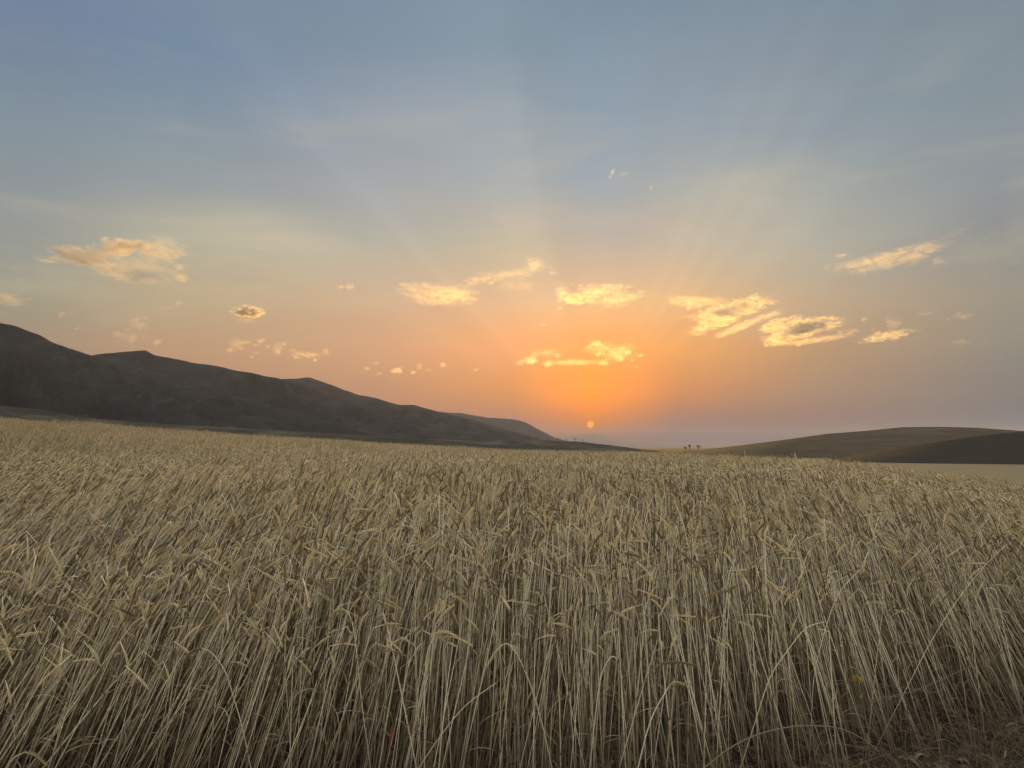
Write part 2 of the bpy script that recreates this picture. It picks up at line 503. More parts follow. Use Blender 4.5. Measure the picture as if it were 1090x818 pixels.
# ------------------------------------------------------------------ hills
def hill_mat(name, dark, mid, light, fine_scale, streak, tracks=0.0):
    m, b, out = material(name)
    geo = b.n('ShaderNodeNewGeometry')
    pos = geo.outputs['Position']
    n1 = b.noise(b.v('MULTIPLY', pos, (1, 1, streak)), fine_scale, 8, 0.62)
    n2 = b.noise(b.v('MULTIPLY', pos, (1, 1, 2.0)), fine_scale * 5.5, 6, 0.6)
    f = b.m('ADD', b.m('MULTIPLY', n1, 0.7), b.m('MULTIPLY', n2, 0.3))
    col = b.ramp(f, [(0.38, dark), (0.50, mid), (0.64, light)])
    # tracks and dry gullies: thin pale lines that wander over the slope
    for sc_l, wd, off in ((0.22, 0.0022, 0.0), (0.40, 0.002, 31.0)) if tracks else ():
        ln = b.noise(b.v('ADD', b.v('MULTIPLY', pos, (1, 1, 1.5)), (off * 40, off * 25, 0)), fine_scale * sc_l, 3, 0.45)
        wdn = b.m('MULTIPLY', b.noise(pos, fine_scale * 2.0, 2, 0.5), 2 * wd)
        k = b.m('LESS_THAN', b.m('ABSOLUTE', b.m('SUBTRACT', ln, 0.5)), wdn)
        k = b.m('MULTIPLY', k, b.ss(b.noise(pos, fine_scale * 0.8, 2, 0.5), 0.46, 0.56))
        col = b.mix(b.m('MULTIPLY', k, tracks), col, tuple(min(1, v * 1.9) for v in light) + (1,))
    p = b.n('ShaderNodeBsdfPrincipled')
    b.put(p.inputs['Base Color'], col)
    p.inputs['Roughness'].default_value = 0.95
    p.inputs['Specular IOR Level'].default_value = 0.1
    b.nt.links.new(p.outputs[0], out.inputs[0])
    return m


HILLS = {}


def hill(name, label, sil, r0, rr_, rb, mat, spur=0.0, lateral=500.0, slant=0.4, seed=1, power=1.25, rough=0.0, ext=None, step=0.08, nr=56, cat='hill', jag=0.0):
    """a hill range whose skyline runs through the given pixels, at its own real distance and height"""
    pts = sorted(azel(*p) for p in sil)
    if ext:
        pts = sorted(pts + list(ext))
    pa = np.array([p[0] for p in pts])
    pe = np.array([p[1] for p in pts])
    azs = np.arange(pa[0], pa[-1] + 1e-6, step)
    e = np.interp(azs, pa, pe)
    ksz = max(3, int(0.35 / step)) | 1
    ker = np.hanning(ksz + 2)[1:-1]
    ker /= ker.sum()
    e = np.convolve(np.pad(e, ksz // 2, mode='edge'), ker, 'valid')
    jn = vnoise(seed + 50, 12, 2.0, 14.0)
    e = e + jag * jn(azs, azs * 0)
    lat = vnoise(seed, 9, 2 * math.pi / (lateral * 2.2), 2 * math.pi / (lateral * 0.5))
    fin = vnoise(seed + 9, 12, 2 * math.pi / (lateral * 0.5), 2 * math.pi / (lateral * 0.1))
    zr = EYE + np.tan(np.radians(e)) * rr_
    base = VALLEY - 1.0
    ts = np.concatenate([np.linspace(0, 1, nr), np.linspace(1.0, 2.0, 10)[1:]])
    dmax = rr_ - r0

    def height(a_deg, t):
        a_deg = np.asarray(a_deg, float)
        t = np.asarray(t, float)
        ee = np.interp(a_deg, azs, e)
        z_r = EYE + np.tan(np.radians(ee)) * rr_
        r = np.where(t < 1, r0 + t * dmax, rr_ + (t - 1) * (rb - rr_))
        tt = np.clip(t, 0, 1)
        s = np.where(t < 1, tt ** power, np.cos(np.clip(t - 1, 0, 1) * math.pi / 2) ** 1.5)
        hgt = np.maximum(z_r - base, -3)
        X = np.radians(a_deg) * rr_
        u = X + slant * (r - r0)
        sp = 1 - np.abs(lat(u, r * 0.22)) * 0.9                     # ridged spurs running down the slope
        fi = fin(u, r * 0.5)
        win = (4 * tt * (1 - tt)) * (t < 1)
        z = base + hgt * s + (spur * (sp - 0.55) + rough * fi) * hgt * win
        lim = EYE + np.tan(np.radians(ee)) * r
        z = np.where((t < 1), np.minimum(z, lim - (1 - tt) * 0.02 * np.maximum(hgt, 1)), z)
        return r, z

    A, T = np.meshgrid(azs, ts, indexing='ij')
    Rr, Z = height(A, T)
    X = Rr * np.sin(np.radians(A))
    Y = Rr * np.cos(np.radians(A))
    n0, n1 = A.shape
    verts = np.stack([X.ravel(), Y.ravel(), Z.ravel()], 1)
    faces = [(i * n1 + j, (i + 1) * n1 + j, (i + 1) * n1 + j + 1, i * n1 + j + 1) for i in range(n0 - 1) for j in range(n1 - 1)]
    o = mesh_obj(name, verts, faces, mat)
    tag(o, label, cat, kind='structure')
    return lambda a_deg, r: float(height(a_deg, (r - r0) / dmax)[1])


M_NEAR = hill_mat('scrub_slope', (0.010, 0.0125, 0.0125), (0.015, 0.0175, 0.0172), (0.031, 0.033, 0.029), 0.0045, 3.0, 0.5)
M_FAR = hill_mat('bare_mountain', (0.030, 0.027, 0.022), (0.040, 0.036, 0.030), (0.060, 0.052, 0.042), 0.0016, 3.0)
M_HORIZON = hill_mat('pale_far_range', (0.20, 0.145, 0.115), (0.22, 0.16, 0.13), (0.24, 0.175, 0.14), 0.0008, 3.0)  # albedo raised towards the sky's tone, haze fading put into the colour
M_BROWN = hill_mat('ploughed_hill', (0.058, 0.044, 0.025), (0.078, 0.060, 0.034), (0.105, 0.082, 0.049), 0.010, 9.0)
M_DARK = hill_mat('dark_fallow', (0.022, 0.019, 0.012), (0.029, 0.025, 0.016), (0.040, 0.034, 0.022), 0.012, 9.0)
M_FOOT = hill_mat('foothill_fields', (0.028, 0.025, 0.018), (0.045, 0.040, 0.028), (0.12, 0.10, 0.062), 0.004, 14.0)

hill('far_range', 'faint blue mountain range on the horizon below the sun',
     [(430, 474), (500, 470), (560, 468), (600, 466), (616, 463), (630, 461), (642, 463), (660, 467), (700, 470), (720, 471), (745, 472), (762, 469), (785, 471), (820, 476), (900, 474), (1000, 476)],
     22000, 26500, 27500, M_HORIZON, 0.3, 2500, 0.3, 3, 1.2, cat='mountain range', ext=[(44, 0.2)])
hill('mountain_ridge', 'hazy purple grey mountain ridge fourth behind the dark range',
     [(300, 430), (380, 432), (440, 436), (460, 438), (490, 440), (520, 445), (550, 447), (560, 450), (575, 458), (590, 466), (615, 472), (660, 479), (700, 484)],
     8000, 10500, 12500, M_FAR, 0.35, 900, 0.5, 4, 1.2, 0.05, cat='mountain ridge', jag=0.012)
hill('mountain_ridge', 'dark ridge with three steps in its skyline sloping down to the right',
     [(150, 400), (250, 402), (300, 404), (330, 402), (345, 407), (380, 420), (400, 424), (425, 431), (440, 431), (460, 437), (500, 446), (540, 458), (580, 468), (640, 480)],
     4300, 6400, 8000, M_NEAR, 0.42, 700, 0.55, 5, 1.15, 0.05, cat='mountain ridge', jag=0.014)
hill('mountain_ridge', 'dark mountain ridge with a small flat knob on its skyline at left',
     [(-60, 420), (0, 400), (60, 388), (97, 379), (112, 376), (125, 375), (155, 373), (165, 378), (200, 385), (230, 390), (270, 398), (300, 404), (340, 416), (380, 432), (430, 450), (480, 464), (540, 474)],
     3000, 4500, 5600, M_NEAR, 0.45, 560, 0.6, 6, 1.1, 0.05, cat='mountain ridge', jag=0.016, ext=[(-48, 3)])
hill('mountain_ridge', 'tallest dark mountain shoulder dropping from the left edge of the view',
     [(-200, 330), (-80, 338), (0, 344), (15, 347), (45, 358), (60, 366), (97, 379), (140, 396), (200, 412), (260, 424), (320, 440), (380, 456), (440, 469), (500, 478)],
     1900, 3200, 4300, M_NEAR, 0.42, 420, 0.7, 7, 1.15, 0.05, cat='mountain ridge', jag=0.016, ext=[(-60, 6), (-48, 8)])
hill('foothill', 'low scrubby foothill with pale field streaks along the field edge at left',
     [(-150, 420), (0, 432), (40, 436), (100, 446), (180, 452), (260, 456), (340, 461), (420, 466), (500, 471), (580, 475), (640, 479)],
     900, 1500, 1900, M_FOOT, 0.3, 260, 0.8, 8, 1.0, 0.06, ext=[(-60, 3.0), (-48, 3.2)])
low_ridge = hill('low_ridge', 'low tree dotted ridge running down to the saddle below the sun',
     [(360, 470), (420, 468), (480, 467), (540, 467), (570, 468), (590, 469), (612, 470), (640, 473), (665, 476), (690, 479), (730, 482), (800, 485), (860, 489)],
     1000, 1700, 2300, M_FOOT, 0.2, 260, 0.4, 9, 1.1, 0.03, jag=0.012)
hill_r = hill('round_hill', 'broad rounded brown hill behind the field at right',
     [(600, 484), (680, 482), (740, 480), (765, 477), (790, 474), (830, 469), (880, 462), (920, 459), (960, 455), (1000, 454.5), (1040, 455.5), (1090, 459), (1160, 466), (1300, 476)],
     960, 1500, 2000, M_BROWN, 0.0, 200, 0.2, 10, 1.0, 0.0, ext=[(55, -0.4)])
hill_f = hill('fallow_slope', 'dark fallow slope crossing in front of the rounded brown hill',
     [(820, 497), (860, 492.5), (900, 486), (950, 478), (1000, 470), (1045, 464), (1090, 459.5), (1160, 452), (1300, 446)],
     680, 930, 1200, M_DARK, 0.0, 200, 0.2, 11, 1.0, 0.0, ext=[(55, 3.0)])

# ------------------------------------------------------------------ haze
vs = [(x, y, z) for x in (-BOX_H, BOX_H) for y in (-BOX_H, BOX_H) for z in (BOX_BOT, BOX_TOP)]
fs = [(0, 1, 3, 2), (4, 6, 7, 5), (0, 4, 5, 1), (2, 3, 7, 6), (0, 2, 6, 4), (1, 5, 7, 3)]
hm, b, out = material('air')
pv = b.n('ShaderNodeVolumePrincipled')
pv.inputs['Color'].default_value = (1.0, 0.90, 0.84, 1)
pv.inputs['Density'].default_value = HAZE
pv.inputs['Anisotropy'].default_value = 0.1
hm.node_tree.links.new(pv.outputs[0], out.inputs['Volume'])
hz = mesh_obj('haze', vs, fs, hm, smooth=False)
tag(hz, 'thin warm evening haze in the valley air', 'haze', kind='stuff')


# ------------------------------------------------------------------ clouds
def cloud_mat(name):
    m, b, out = material(name)
    oi = b.n('ShaderNodeObjectInfo')
    sx = b.n('ShaderNodeSeparateColor')
    b.put(sx.inputs[0], oi.outputs['Color'])
    thick, cover, grain = sx.outputs[0], sx.outputs[1], sx.outputs[2]
    tco = b.n('ShaderNodeTexCoord')
    p = tco.outputs['Object']
    r = b.v('LENGTH', p)
    geo = b.n('ShaderNodeNewGeometry')
    q = b.v('MULTIPLY', geo.outputs['Position'], (0.75, 0.45, 2.3))
    sc_ = b.m('MULTIPLY', grain, 0.02)
    n = b.noise(q, sc_, 9, 0.70, dist=1.1)
    d = b.m('ADD', b.m('MULTIPLY', b.m('SUBTRACT', n, 0.5), 9.0), b.m('SUBTRACT', b.m('SUBTRACT', b.m('MULTIPLY', cover, 2.0), 0.16), b.m('MULTIPLY', b.m('POWER', r, 2.0), 2.3)))
    d = b.m('MULTIPLY', b.m('MAXIMUM', d, 0.0), b.ss(r, 1.0, 0.86))
    d = b.m('MULTIPLY', d, b.m('MULTIPLY', thick, 0.055))
    v = b.n('ShaderNodeVolumePrincipled')
    v.inputs['Color'].default_value = (1, 0.91, 0.75, 1)  # white vapour tinted, the low sun's gold put into its colour
    v.inputs['Anisotropy'].default_value = 0.65
    b.put(v.inputs['Density'], d)
    m.node_tree.links.new(v.outputs[0], out.inputs['Volume'])
    m.cycles.volume_step_rate = 0.12
    return m


CLOUD = cloud_mat('cloud_vapour')
bm = bmesh.new()
bmesh.ops.create_icosphere(bm, subdivisions=3, radius=1.0)
puff_me = bpy.data.meshes.new('cloud_puff')
bm.to_mesh(puff_me)
bm.free()
puff_me.materials.append(CLOUD)
ALT = 2800.0


def puff(name, cx, cyp, w, h, tilt=0.0, thick=0.06, cover=0.5, grain=0.2, parent=None, dd=0.0):
    d = ray(cx, cyp)
    rng_ = ALT / d.z * (1 + dd)
    c = Vector((0, 0, EYE)) + d * rng_
    m_per_px = rng_ / FPX
    o = bpy.data.objects.new(name, puff_me)
    C.objects.link(o)
    o.location = c
    sxx, szz = w / 2 * 1.22 * m_per_px, h / 2 * 1.35 * m_per_px
    o.scale = (sxx, max(szz * 1.4, sxx * 0.45), szz)
    a = math.atan2(d.x, d.y)
    o.rotation_euler = Euler((0, R(-tilt), -a), 'XYZ')
    # tilt in the plane facing the valley, then turned to its bearing
    o.rotation_euler = (Matrix.Rotation(-a, 3, 'Z') @ Matrix.Rotation(R(-tilt), 3, 'Y')).to_euler()
    o.color = (thick, cover, grain, 1)
    if parent:
        o.parent = parent
        o.matrix_parent_inverse = parent.matrix_world.inverted()
    return o


rf = random.Random(19)
K = dict


def frags(x0, y0, x1, y1, n, s0=5, s1=13, thick=.03):
    """small torn-off scraps of a cloud within a stretch of sky"""
    out_ = []
    for _ in range(n):
        w_ = rf.uniform(s0, s1)
        out_.append((rf.uniform(x0, x1), rf.uniform(y0, y1), w_, w_ * rf.uniform(0.35, 0.7), K(tilt=rf.uniform(-5, 20), thick=thick * rf.uniform(0.8, 1.8), cover=.56, grain=.55)))
    return out_


def cloud(label, puffs):
    """one cloud; its lobes are parts where it has several"""
    if len(puffs) == 1:
        o = puff('cloud', *puffs[0][:4], **puffs[0][4])
        return tag(o, label, 'cloud', 'clouds lit by the low sun')
    d = ray(puffs[0][0], puffs[0][1])
    root = empty('cloud', Vector((0, 0, EYE)) + d * (ALT / d.z))
    bpy.context.view_layer.update()
    for q in puffs:
        puff('cloud_lobe', *q[:4], parent=root, **q[4])
    return tag(root, label, 'cloud', 'clouds lit by the low sun')


cloud('largest cloud over the left mountains, mauve above and gold below', [
    (88, 272, 78, 18, K(tilt=8, thick=0.160, cover=.60, grain=.25)), (120, 263, 36, 18, K(thick=0.184, cover=.58, grain=.3)), (146, 263, 40, 16, K(thick=0.160, cover=.55, grain=.3)),
    (168, 266, 60, 26, K(tilt=4, thick=0.034, cover=.58, grain=.3)), (110, 284, 90, 16, K(tilt=-16, thick=0.040, cover=.55, grain=.3)),
    (146, 286, 84, 28, K(tilt=-8, thick=0.028, cover=.52, grain=.3)), (152, 298, 50, 8, K(tilt=-4, thick=0.028, cover=.55, grain=.4))] + frags(165, 262, 198, 306, 6, 8, 18, .05))
cloud('small peach cloud cut by the left edge of the view', [(4, 318, 36, 13, K(thick=0.034, cover=.58, grain=.4)), (14, 321, 18, 9, K(thick=0.028, cover=.5, grain=.5))] + frags(22, 314, 32, 324, 2, 4, 8))
cloud('thin pink wisp between the big left cloud and the mountain', [(178, 329, 24, 7, K(tilt=18, thick=0.017, cover=.45, grain=.4)), (190, 323, 10, 7, K(tilt=30, thick=0.028, cover=.5, grain=.5))])
cloud('loose pink puffs above the flat knob of the ridge', [(148, 346, 22, 12, K(thick=0.017, cover=.48, grain=.5)), (140, 358, 40, 16, K(thick=0.007, cover=.45, grain=.4))] + frags(122, 338, 170, 366, 9, 6, 13, .035))
cloud('single dark grey cloudlet between the left clouds', [(263, 332, 36, 12, K(thick=0.450, cover=.58, grain=.4)), (262, 341, 34, 9, K(thick=0.011, cover=.5, grain=.4))])
cloud('pale pink puffs just above the ridge, left of three steps', [(252, 366, 20, 14, K(thick=0.017, cover=.45, grain=.5)), (295, 372, 14, 16, K(thick=0.017, cover=.45, grain=.5))] + frags(238, 356, 304, 382, 12, 5, 12, .04))
cloud('flat pink puff low over the middle of the ridge', [(325, 378, 40, 9, K(thick=0.023, cover=.5, grain=.5))] + frags(305, 370, 350, 384, 6, 6, 12, .035))
cloud('tiny bright yellow cloudlet alone left of the golden clouds', [(362, 306, 12, 7, K(tilt=4, thick=0.034, cover=.55, grain=.6)), (373, 306, 12, 10, K(thick=0.034, cover=.5, grain=.6))])
cloud('bright golden cloud with a tail climbing to the right', [
    (450, 309, 60, 18, K(tilt=-3, thick=0.028, cover=.56, grain=.4)), (480, 314, 66, 22, K(tilt=-3, thick=0.034, cover=.56, grain=.36)), (455, 320, 60, 12, K(tilt=-8, thick=0.020, cover=.52, grain=.4)),
    (506, 299, 50, 12, K(tilt=20, thick=0.017, cover=.54, grain=.4)), (535, 293, 56, 12, K(tilt=8, thick=0.016, cover=.54, grain=.4)),
    (568, 281, 30, 16, K(tilt=-10, thick=0.026, cover=.54, grain=.5)), (560, 290, 50, 16, K(tilt=30, thick=0.009, cover=.52, grain=.4)),
    (548, 304, 70, 14, K(thick=0.006, cover=.5, grain=.4))] + frags(500, 284, 590, 312, 8, 6, 14, .03))
cloud('golden cloud straight above the sun with a dark hollow', [
    (600, 314, 20, 22, K(tilt=35, thick=0.028, cover=.55, grain=.5)), (612, 318, 26, 14, K(thick=0.184, cover=.52, grain=.45)), (630, 314, 40, 20, K(tilt=-25, thick=0.034, cover=.56, grain=.4)),
    (648, 308, 54, 14, K(thick=0.059, cover=.55, grain=.35)), (656, 320, 46, 16, K(tilt=8, thick=0.028, cover=.55, grain=.4)), (675, 315, 36, 10, K(tilt=14, thick=0.020, cover=.5, grain=.4)),
    (666, 303, 22, 4, K(thick=0.017, cover=.55, grain=.5))] + frags(588, 304, 700, 328, 7, 5, 12, .03))
cloud('broken yellow cloud closest above the sun disc', [
    (642, 372, 56, 18, K(tilt=-6, thick=0.017, cover=.47, grain=.5)), (660, 376, 46, 18, K(tilt=20, thick=0.017, cover=.46, grain=.5)), (580, 376, 50, 12, K(thick=0.011, cover=.46, grain=.5)),
    (612, 386, 70, 7, K(thick=0.017, cover=.5, grain=.5))] + frags(545, 366, 690, 392, 20, 5, 16, .03))
cloud('long flat yellow cloud just right of the sun', [(735, 321, 60, 13, K(tilt=-3, thick=0.026, cover=.54, grain=.45)), (765, 322, 66, 10, K(tilt=-5, thick=0.026, cover=.54, grain=.4)), (740, 337, 40, 6, K(thick=0.017, cover=.5, grain=.5))] + frags(696, 313, 800, 342, 10, 6, 14, .03))
cloud('slanting cloud with a mauve body and a golden lower edge', [
    (780, 330, 90, 20, K(tilt=14, thick=0.079, cover=.50, grain=.25)), (762, 343, 50, 14, K(tilt=10, thick=0.154, cover=.48, grain=.3)), (745, 352, 30, 14, K(tilt=12, thick=0.023, cover=.5, grain=.45)),
    (790, 347, 80, 8, K(tilt=22, thick=0.026, cover=.56, grain=.4)), (820, 336, 40, 7, K(tilt=16, thick=0.026, cover=.55, grain=.4)), (822, 322, 26, 5, K(thick=0.028, cover=.56, grain=.5))])
cloud('brown mauve cloud bank right of the slanting cloud', [
    (832, 345, 50, 12, K(tilt=14, thick=0.184, cover=.52, grain=.3)), (862, 348, 70, 16, K(tilt=8, thick=0.184, cover=.52, grain=.28)), (840, 358, 60, 12, K(tilt=14, thick=0.173, cover=.50, grain=.3)),
    (868, 362, 80, 6, K(tilt=6, thick=0.028, cover=.55, grain=.45)), (826, 360, 40, 8, K(thick=0.023, cover=.5, grain=.5))] + frags(812, 338, 900, 368, 10, 6, 14, .04))
cloud('faint ragged cloud fading out right of the brown bank', [(907, 353, 18, 7, K(thick=0.034, cover=.56, grain=.5)), (944, 358, 60, 10, K(tilt=8, thick=0.050, cover=.48, grain=.3)), (952, 346, 20, 9, K(tilt=30, thick=0.023, cover=.46, grain=.5))] + frags(895, 338, 965, 368, 7, 5, 12, .03))
cloud('gold and pink cloud high at right trailing a wisp upward', [
    (912, 281, 56, 12, K(tilt=8, thick=0.026, cover=.56, grain=.45)), (940, 275, 56, 14, K(tilt=10, thick=0.050, cover=.54, grain=.35)), (945, 281, 70, 10, K(tilt=10, thick=0.026, cover=.55, grain=.4)), (975, 270, 50, 18, K(tilt=14, thick=0.051, cover=.54, grain=.35)),
    (1006, 256, 46, 14, K(tilt=36, thick=0.009, cover=.5, grain=.4)), (1025, 243, 30, 8, K(tilt=36, thick=0.007, cover=.5, grain=.4)), (918, 290, 20, 8, K(thick=0.023, cover=.5, grain=.5)), (881, 283, 10, 5, K(tilt=40, thick=0.028, cover=.55, grain=.6))] + frags(890, 268, 1000, 292, 8, 5, 14, .04))
cloud('lone white cloudlet highest in the sky', [(651, 185, 5, 12, K(tilt=-28, thick=0.079, cover=.66, grain=.5)), (663, 186, 20, 6, K(tilt=14, thick=0.023, cover=.50, grain=.8))])
cloud('speck of white cloud just below the highest cloudlet', [(693, 199, 4, 7, K(tilt=0, thick=0.034, cover=.55, grain=.6))])
cloud('two small pale puffs at the right below the gold and pink cloud', [(982, 334, 16, 6, K(thick=0.017, cover=.5, grain=.6)), (1026, 337, 20, 6, K(thick=0.028, cover=.55, grain=.5))] + frags(965, 330, 1040, 342, 5, 4, 9, .03))
cloud('dull pink puff lowest at the far right', [(1023, 364, 18, 7, K(thick=0.017, cover=.5, grain=.5))])
cloud('yellow speck between golden clouds above the orange glow', [(577, 346, 14, 4, K(thick=0.028, cover=.58, grain=.6)), (569, 350, 7, 3, K(thick=0.017, cover=.5, grain=.6))])
cloud('faint flat streak of puffs low over the dark ridge', frags(390, 386, 520, 398, 12, 5, 16, .02))
cloud('specks of pink cloud low beside the left edge', frags(48, 330, 90, 352, 4, 5, 10, .03))

# ------------------------------------------------------------------ wheat geometry


class Geo:
    def __init__(s):
        s.v, s.f, s.m = [], [], []

    def tube(s, pts, rads, n, mi, cap=False):
        base = len(s.v)
        k = len(pts)
        for i, (p, r) in enumerate(zip(pts, rads)):
            t = (pts[min(i + 1, k - 1)] - pts[max(i - 1, 0)]).normalized()
            a = t.cross(Vector((0.13, 0.97, 0.21))).normalized()
            c = t.cross(a)
            for j in range(n):
                q = 2 * math.pi * j / n
                s.v.append(p + a * (math.cos(q) * r) + c * (math.sin(q) * r))
        for i in range(k - 1):
            for j in range(n):
                j2 = (j + 1) % n
                s.f.append((base + i * n + j, base + i * n + j2, base + (i + 1) * n + j2, base + (i + 1) * n + j))
                s.m.append(mi)
        if cap:
            s.f.append(tuple(base + (k - 1) * n + j for j in range(n)))
            s.m.append(mi)

    def seed(s, c, d, side, L, w, mi, awn=0.0):
        """a spikelet: a pointed six-cornered husk, with a bristle when awn > 0"""
        d = d.normalized()
        side = side.normalized()
        o = d.cross(side)
        base = len(s.v)
        s.v += [c - d * L * 0.5, c + side * w, c + o * w * 0.8, c - side * w, c - o * w * 0.8, c + d * L * 0.55]
        for a, bb in ((1, 2), (2, 3), (3, 4), (4, 1)):
            s.f += [(base, base + bb, base + a), (base + 5, base + a, base + bb)]
            s.m += [mi, mi]
        if awn:
            b2 = len(s.v)
            s.v += [c + d * L * 0.4 + side * 0.0007, c + d * L * 0.4 - side * 0.0007, c + d * (L * 0.5 + awn) + side * random.uniform(-.003, .003)]
            s.f.append((b2, b2 + 1, b2 + 2))
            s.m.append(mi)

    def ribbon(s, pts, ws, sides, mi):
        base = len(s.v)
        for p, w, sd_ in zip(pts, ws, sides):
            s.v += [p - sd_ * w, p + sd_ * w]
        for i in range(len(pts) - 1):
            a = base + 2 * i
            s.f.append((a, a + 1, a + 3, a + 2))
            s.m.append(mi)

    def build(s, name, mats, link=False, parent=None, smooth=True):
        o = mesh_obj(name, s.v, s.f, None, parent, smooth, link)
        for m_ in mats:
            o.data.materials.append(m_)
        if len(mats) > 1:
            o.data.polygons.foreach_set('material_index', s.m)
        return o


def stem_path(rnd, H, lean, nod, neck, nseg, yaw=0.0, origin=Vector((0, 0, 0)), wig=0.05):
    """points of a stalk that stands, leans a little and bends over at its neck; returns points and heading"""
    pts = [origin.copy()]
    th = lean
    p = origin.copy()
    ds = H / nseg
    wob = rnd.uniform(-wig, wig)
    side = 0.0
    for i in range(nseg):
        s_ = (i + 0.5) / nseg
        k = max(0.0, (s_ - (1 - neck)) / neck)
        th = lean + wob * math.sin(s_ * 4.0) + nod * k * k * (3 - 2 * k)
        side += rnd.uniform(-0.012, 0.012)
        d = Vector((math.sin(th) * math.cos(yaw) - side * math.sin(yaw), math.sin(th) * math.sin(yaw) + side * math.cos(yaw), math.cos(th)))
        p = p + d * ds
        pts.append(p.copy())
    return pts, th


def add_ear(g, p, th, yaw, L, rnd, mi, curl=0.5, awn=0.010, detail=2, fat=1.0):
    n = 10
    pts, ths = [p.copy()], [th]
    for i in range(n):
        th += curl / n
        p = p + Vector((math.sin(th) * math.cos(yaw), math.sin(th) * math.sin(yaw), math.cos(th))) * (L / n)
        pts.append(p.copy())
        ths.append(th)
    if detail == 2:
        g.tube(pts[::3] + [pts[-1]], [0.0016] * (len(pts[::3]) + 1), 3, mi)
        roll = rnd.uniform(0, math.pi)
        for i in range(2 * n):
            q = i / (2 * n)
            j = min(int(q * n), n - 1)
            c = pts[j].lerp(pts[j + 1], q * n - j)
            t = (pts[j + 1] - pts[j]).normalized()
            a = t.cross(Vector((math.sin(yaw), -math.cos(yaw), 0.01))).normalized()
            bb = t.cross(a)
            for w_ in ((0,) if i % 2 else (1,)):
                for sgn in (-1, 1):
                    ang = roll + (math.pi / 2 if i % 2 else 0)
                    sdv = (a * math.cos(ang) + bb * math.sin(ang)) * sgn
                    taper = 1.0 - 0.45 * abs(q - 0.4) * 1.6
                    dd = t + sdv * rnd.uniform(0.28, 0.45)
                    g.seed(c + sdv * 0.0034 * taper * fat, dd, t.cross(sdv), 0.0125 * taper, 0.0026 * taper * fat, mi, awn * rnd.uniform(0.3, 1.3))
    elif detail == 1:
        rads = []
        for i in range(n + 1):
            q = i / n
            rads.append((0.0024 + 0.0030 * math.sin(math.pi * min(1, q * 0.85 + 0.12))) * (1.25 if i % 2 else 0.85) * fat)
        rads[-1] = 0.0006
        g.tube(pts, rads, 4, mi)
    else:
        q = [pts[0], pts[n // 3], pts[2 * n // 3], pts[-1]]
        g.tube(q, [0.0025 * fat, 0.0058 * fat, 0.0054 * fat, 0.001], 3, mi)


def add_leaf(g, p, yaw, L, w, rnd, mi, n=6):
    th = rnd.uniform(0.2, 0.9)
    bend = rnd.uniform(0.8, 2.6)
    tw = rnd.uniform(-2.5, 2.5)
    pts, ws, sd_ = [], [], []
    for i in range(n + 1):
        q = i / n
        a = th + bend * q
        d = Vector((math.sin(a) * math.cos(yaw), math.sin(a) * math.sin(yaw), math.cos(a)))
        if i:
            p = p + d * (L / n)
        s0 = Vector((-math.sin(yaw), math.cos(yaw), 0))
        o = d.cross(s0)
        pts.append(p.copy())
        ws.append(w * (1 - q) ** 0.6 + 0.0003)
        sd_.append(s0 * math.cos(tw * q) + o * math.sin(tw * q))
    g.ribbon(pts, ws, sd_, mi)


def stalk(rnd, detail, origin=Vector((0, 0, 0)), g=None, yaw=0.0):
    g = g or Geo()
    H = rnd.uniform(0.76, 1.0)
    lean = rnd.gauss(0.0, 0.07)
    nod = rnd.choice([rnd.uniform(0.0, 0.4), rnd.uniform(0.1, 0.8), rnd.uniform(1.3, 2.2), rnd.uniform(2.2, 2.9), rnd.uniform(2.3, 3.0), rnd.uniform(2.4, 3.0)])
    neck = rnd.uniform(0.05, 0.10)
    nseg = {2: 22, 1: 12, 0: 6}[detail]
    pts, th = stem_path(rnd, H, lean, nod, neck, nseg, yaw, origin)
    r0 = rnd.uniform(0.0019, 0.0031) * {2: 1, 1: 1.1, 0: 1.35}[detail]
    rads = [r0 * (1.15 - 0.5 * i / nseg) for i in range(nseg + 1)]
    g.tube(pts, rads, {2: 4, 1: 3, 0: 3}[detail], 0)
    if detail == 2:   # nodes: slight swellings on the stem
        for q in (0.3, 0.55):
            j = int(q * nseg)
            d = (pts[j + 1] - pts[j]).normalized()
            g.tube([pts[j] - d * 0.004, pts[j], pts[j] + d * 0.004], [r0, r0 * 1.45, r0], 5, 0)
    if rnd.random() < 0.94:
        add_ear(g, pts[-1], th, yaw, rnd.uniform(0.055, 0.088) * (0.90 if detail == 2 else 0.78), rnd, 1, rnd.uniform(0.0, 0.5), 0.009, detail, rnd.uniform(0.80, 1.08))
    for _ in range({2: rnd.choice([0, 1, 1, 2, 3]), 1: rnd.choice([0, 1, 1]), 0: rnd.choice([0, 1])}[detail]):
        q = rnd.uniform(0.15, 0.72)
        j = int(q * nseg)
        add_leaf(g, pts[j].copy(), rnd.uniform(0, 6.28), rnd.uniform(0.08, 0.24), rnd.uniform(0.0013, 0.0027), rnd, 2, 6 if detail == 2 else 3)
    return g


MATS = [STEM, EAR, LEAF]
rnd = random.Random(5)


def variants(colname, n, maker, mats=MATS):
    col_ = bpy.data.collections.new(colname)       # never linked to the scene: only instanced from
    for i in range(n):
        o = maker(i).build('%s_%02d' % (colname, i), mats)
        col_.objects.link(o)
    return col_


near_col = variants('near_stalk', 36, lambda i: stalk(rnd, 2), [STEM_ONE, EAR_ONE, LEAF])


def clump(i, n, detail, rad_):
    g = Geo()
    for _ in range(n):
        a, r = rnd.uniform(0, 6.28), rad_ * math.sqrt(rnd.random())
        stalk(rnd, detail, Vector((r * math.cos(a), r * math.sin(a), rnd.uniform(-0.08, 0.04))), g, rnd.gauss(0, 0.9))
    return g


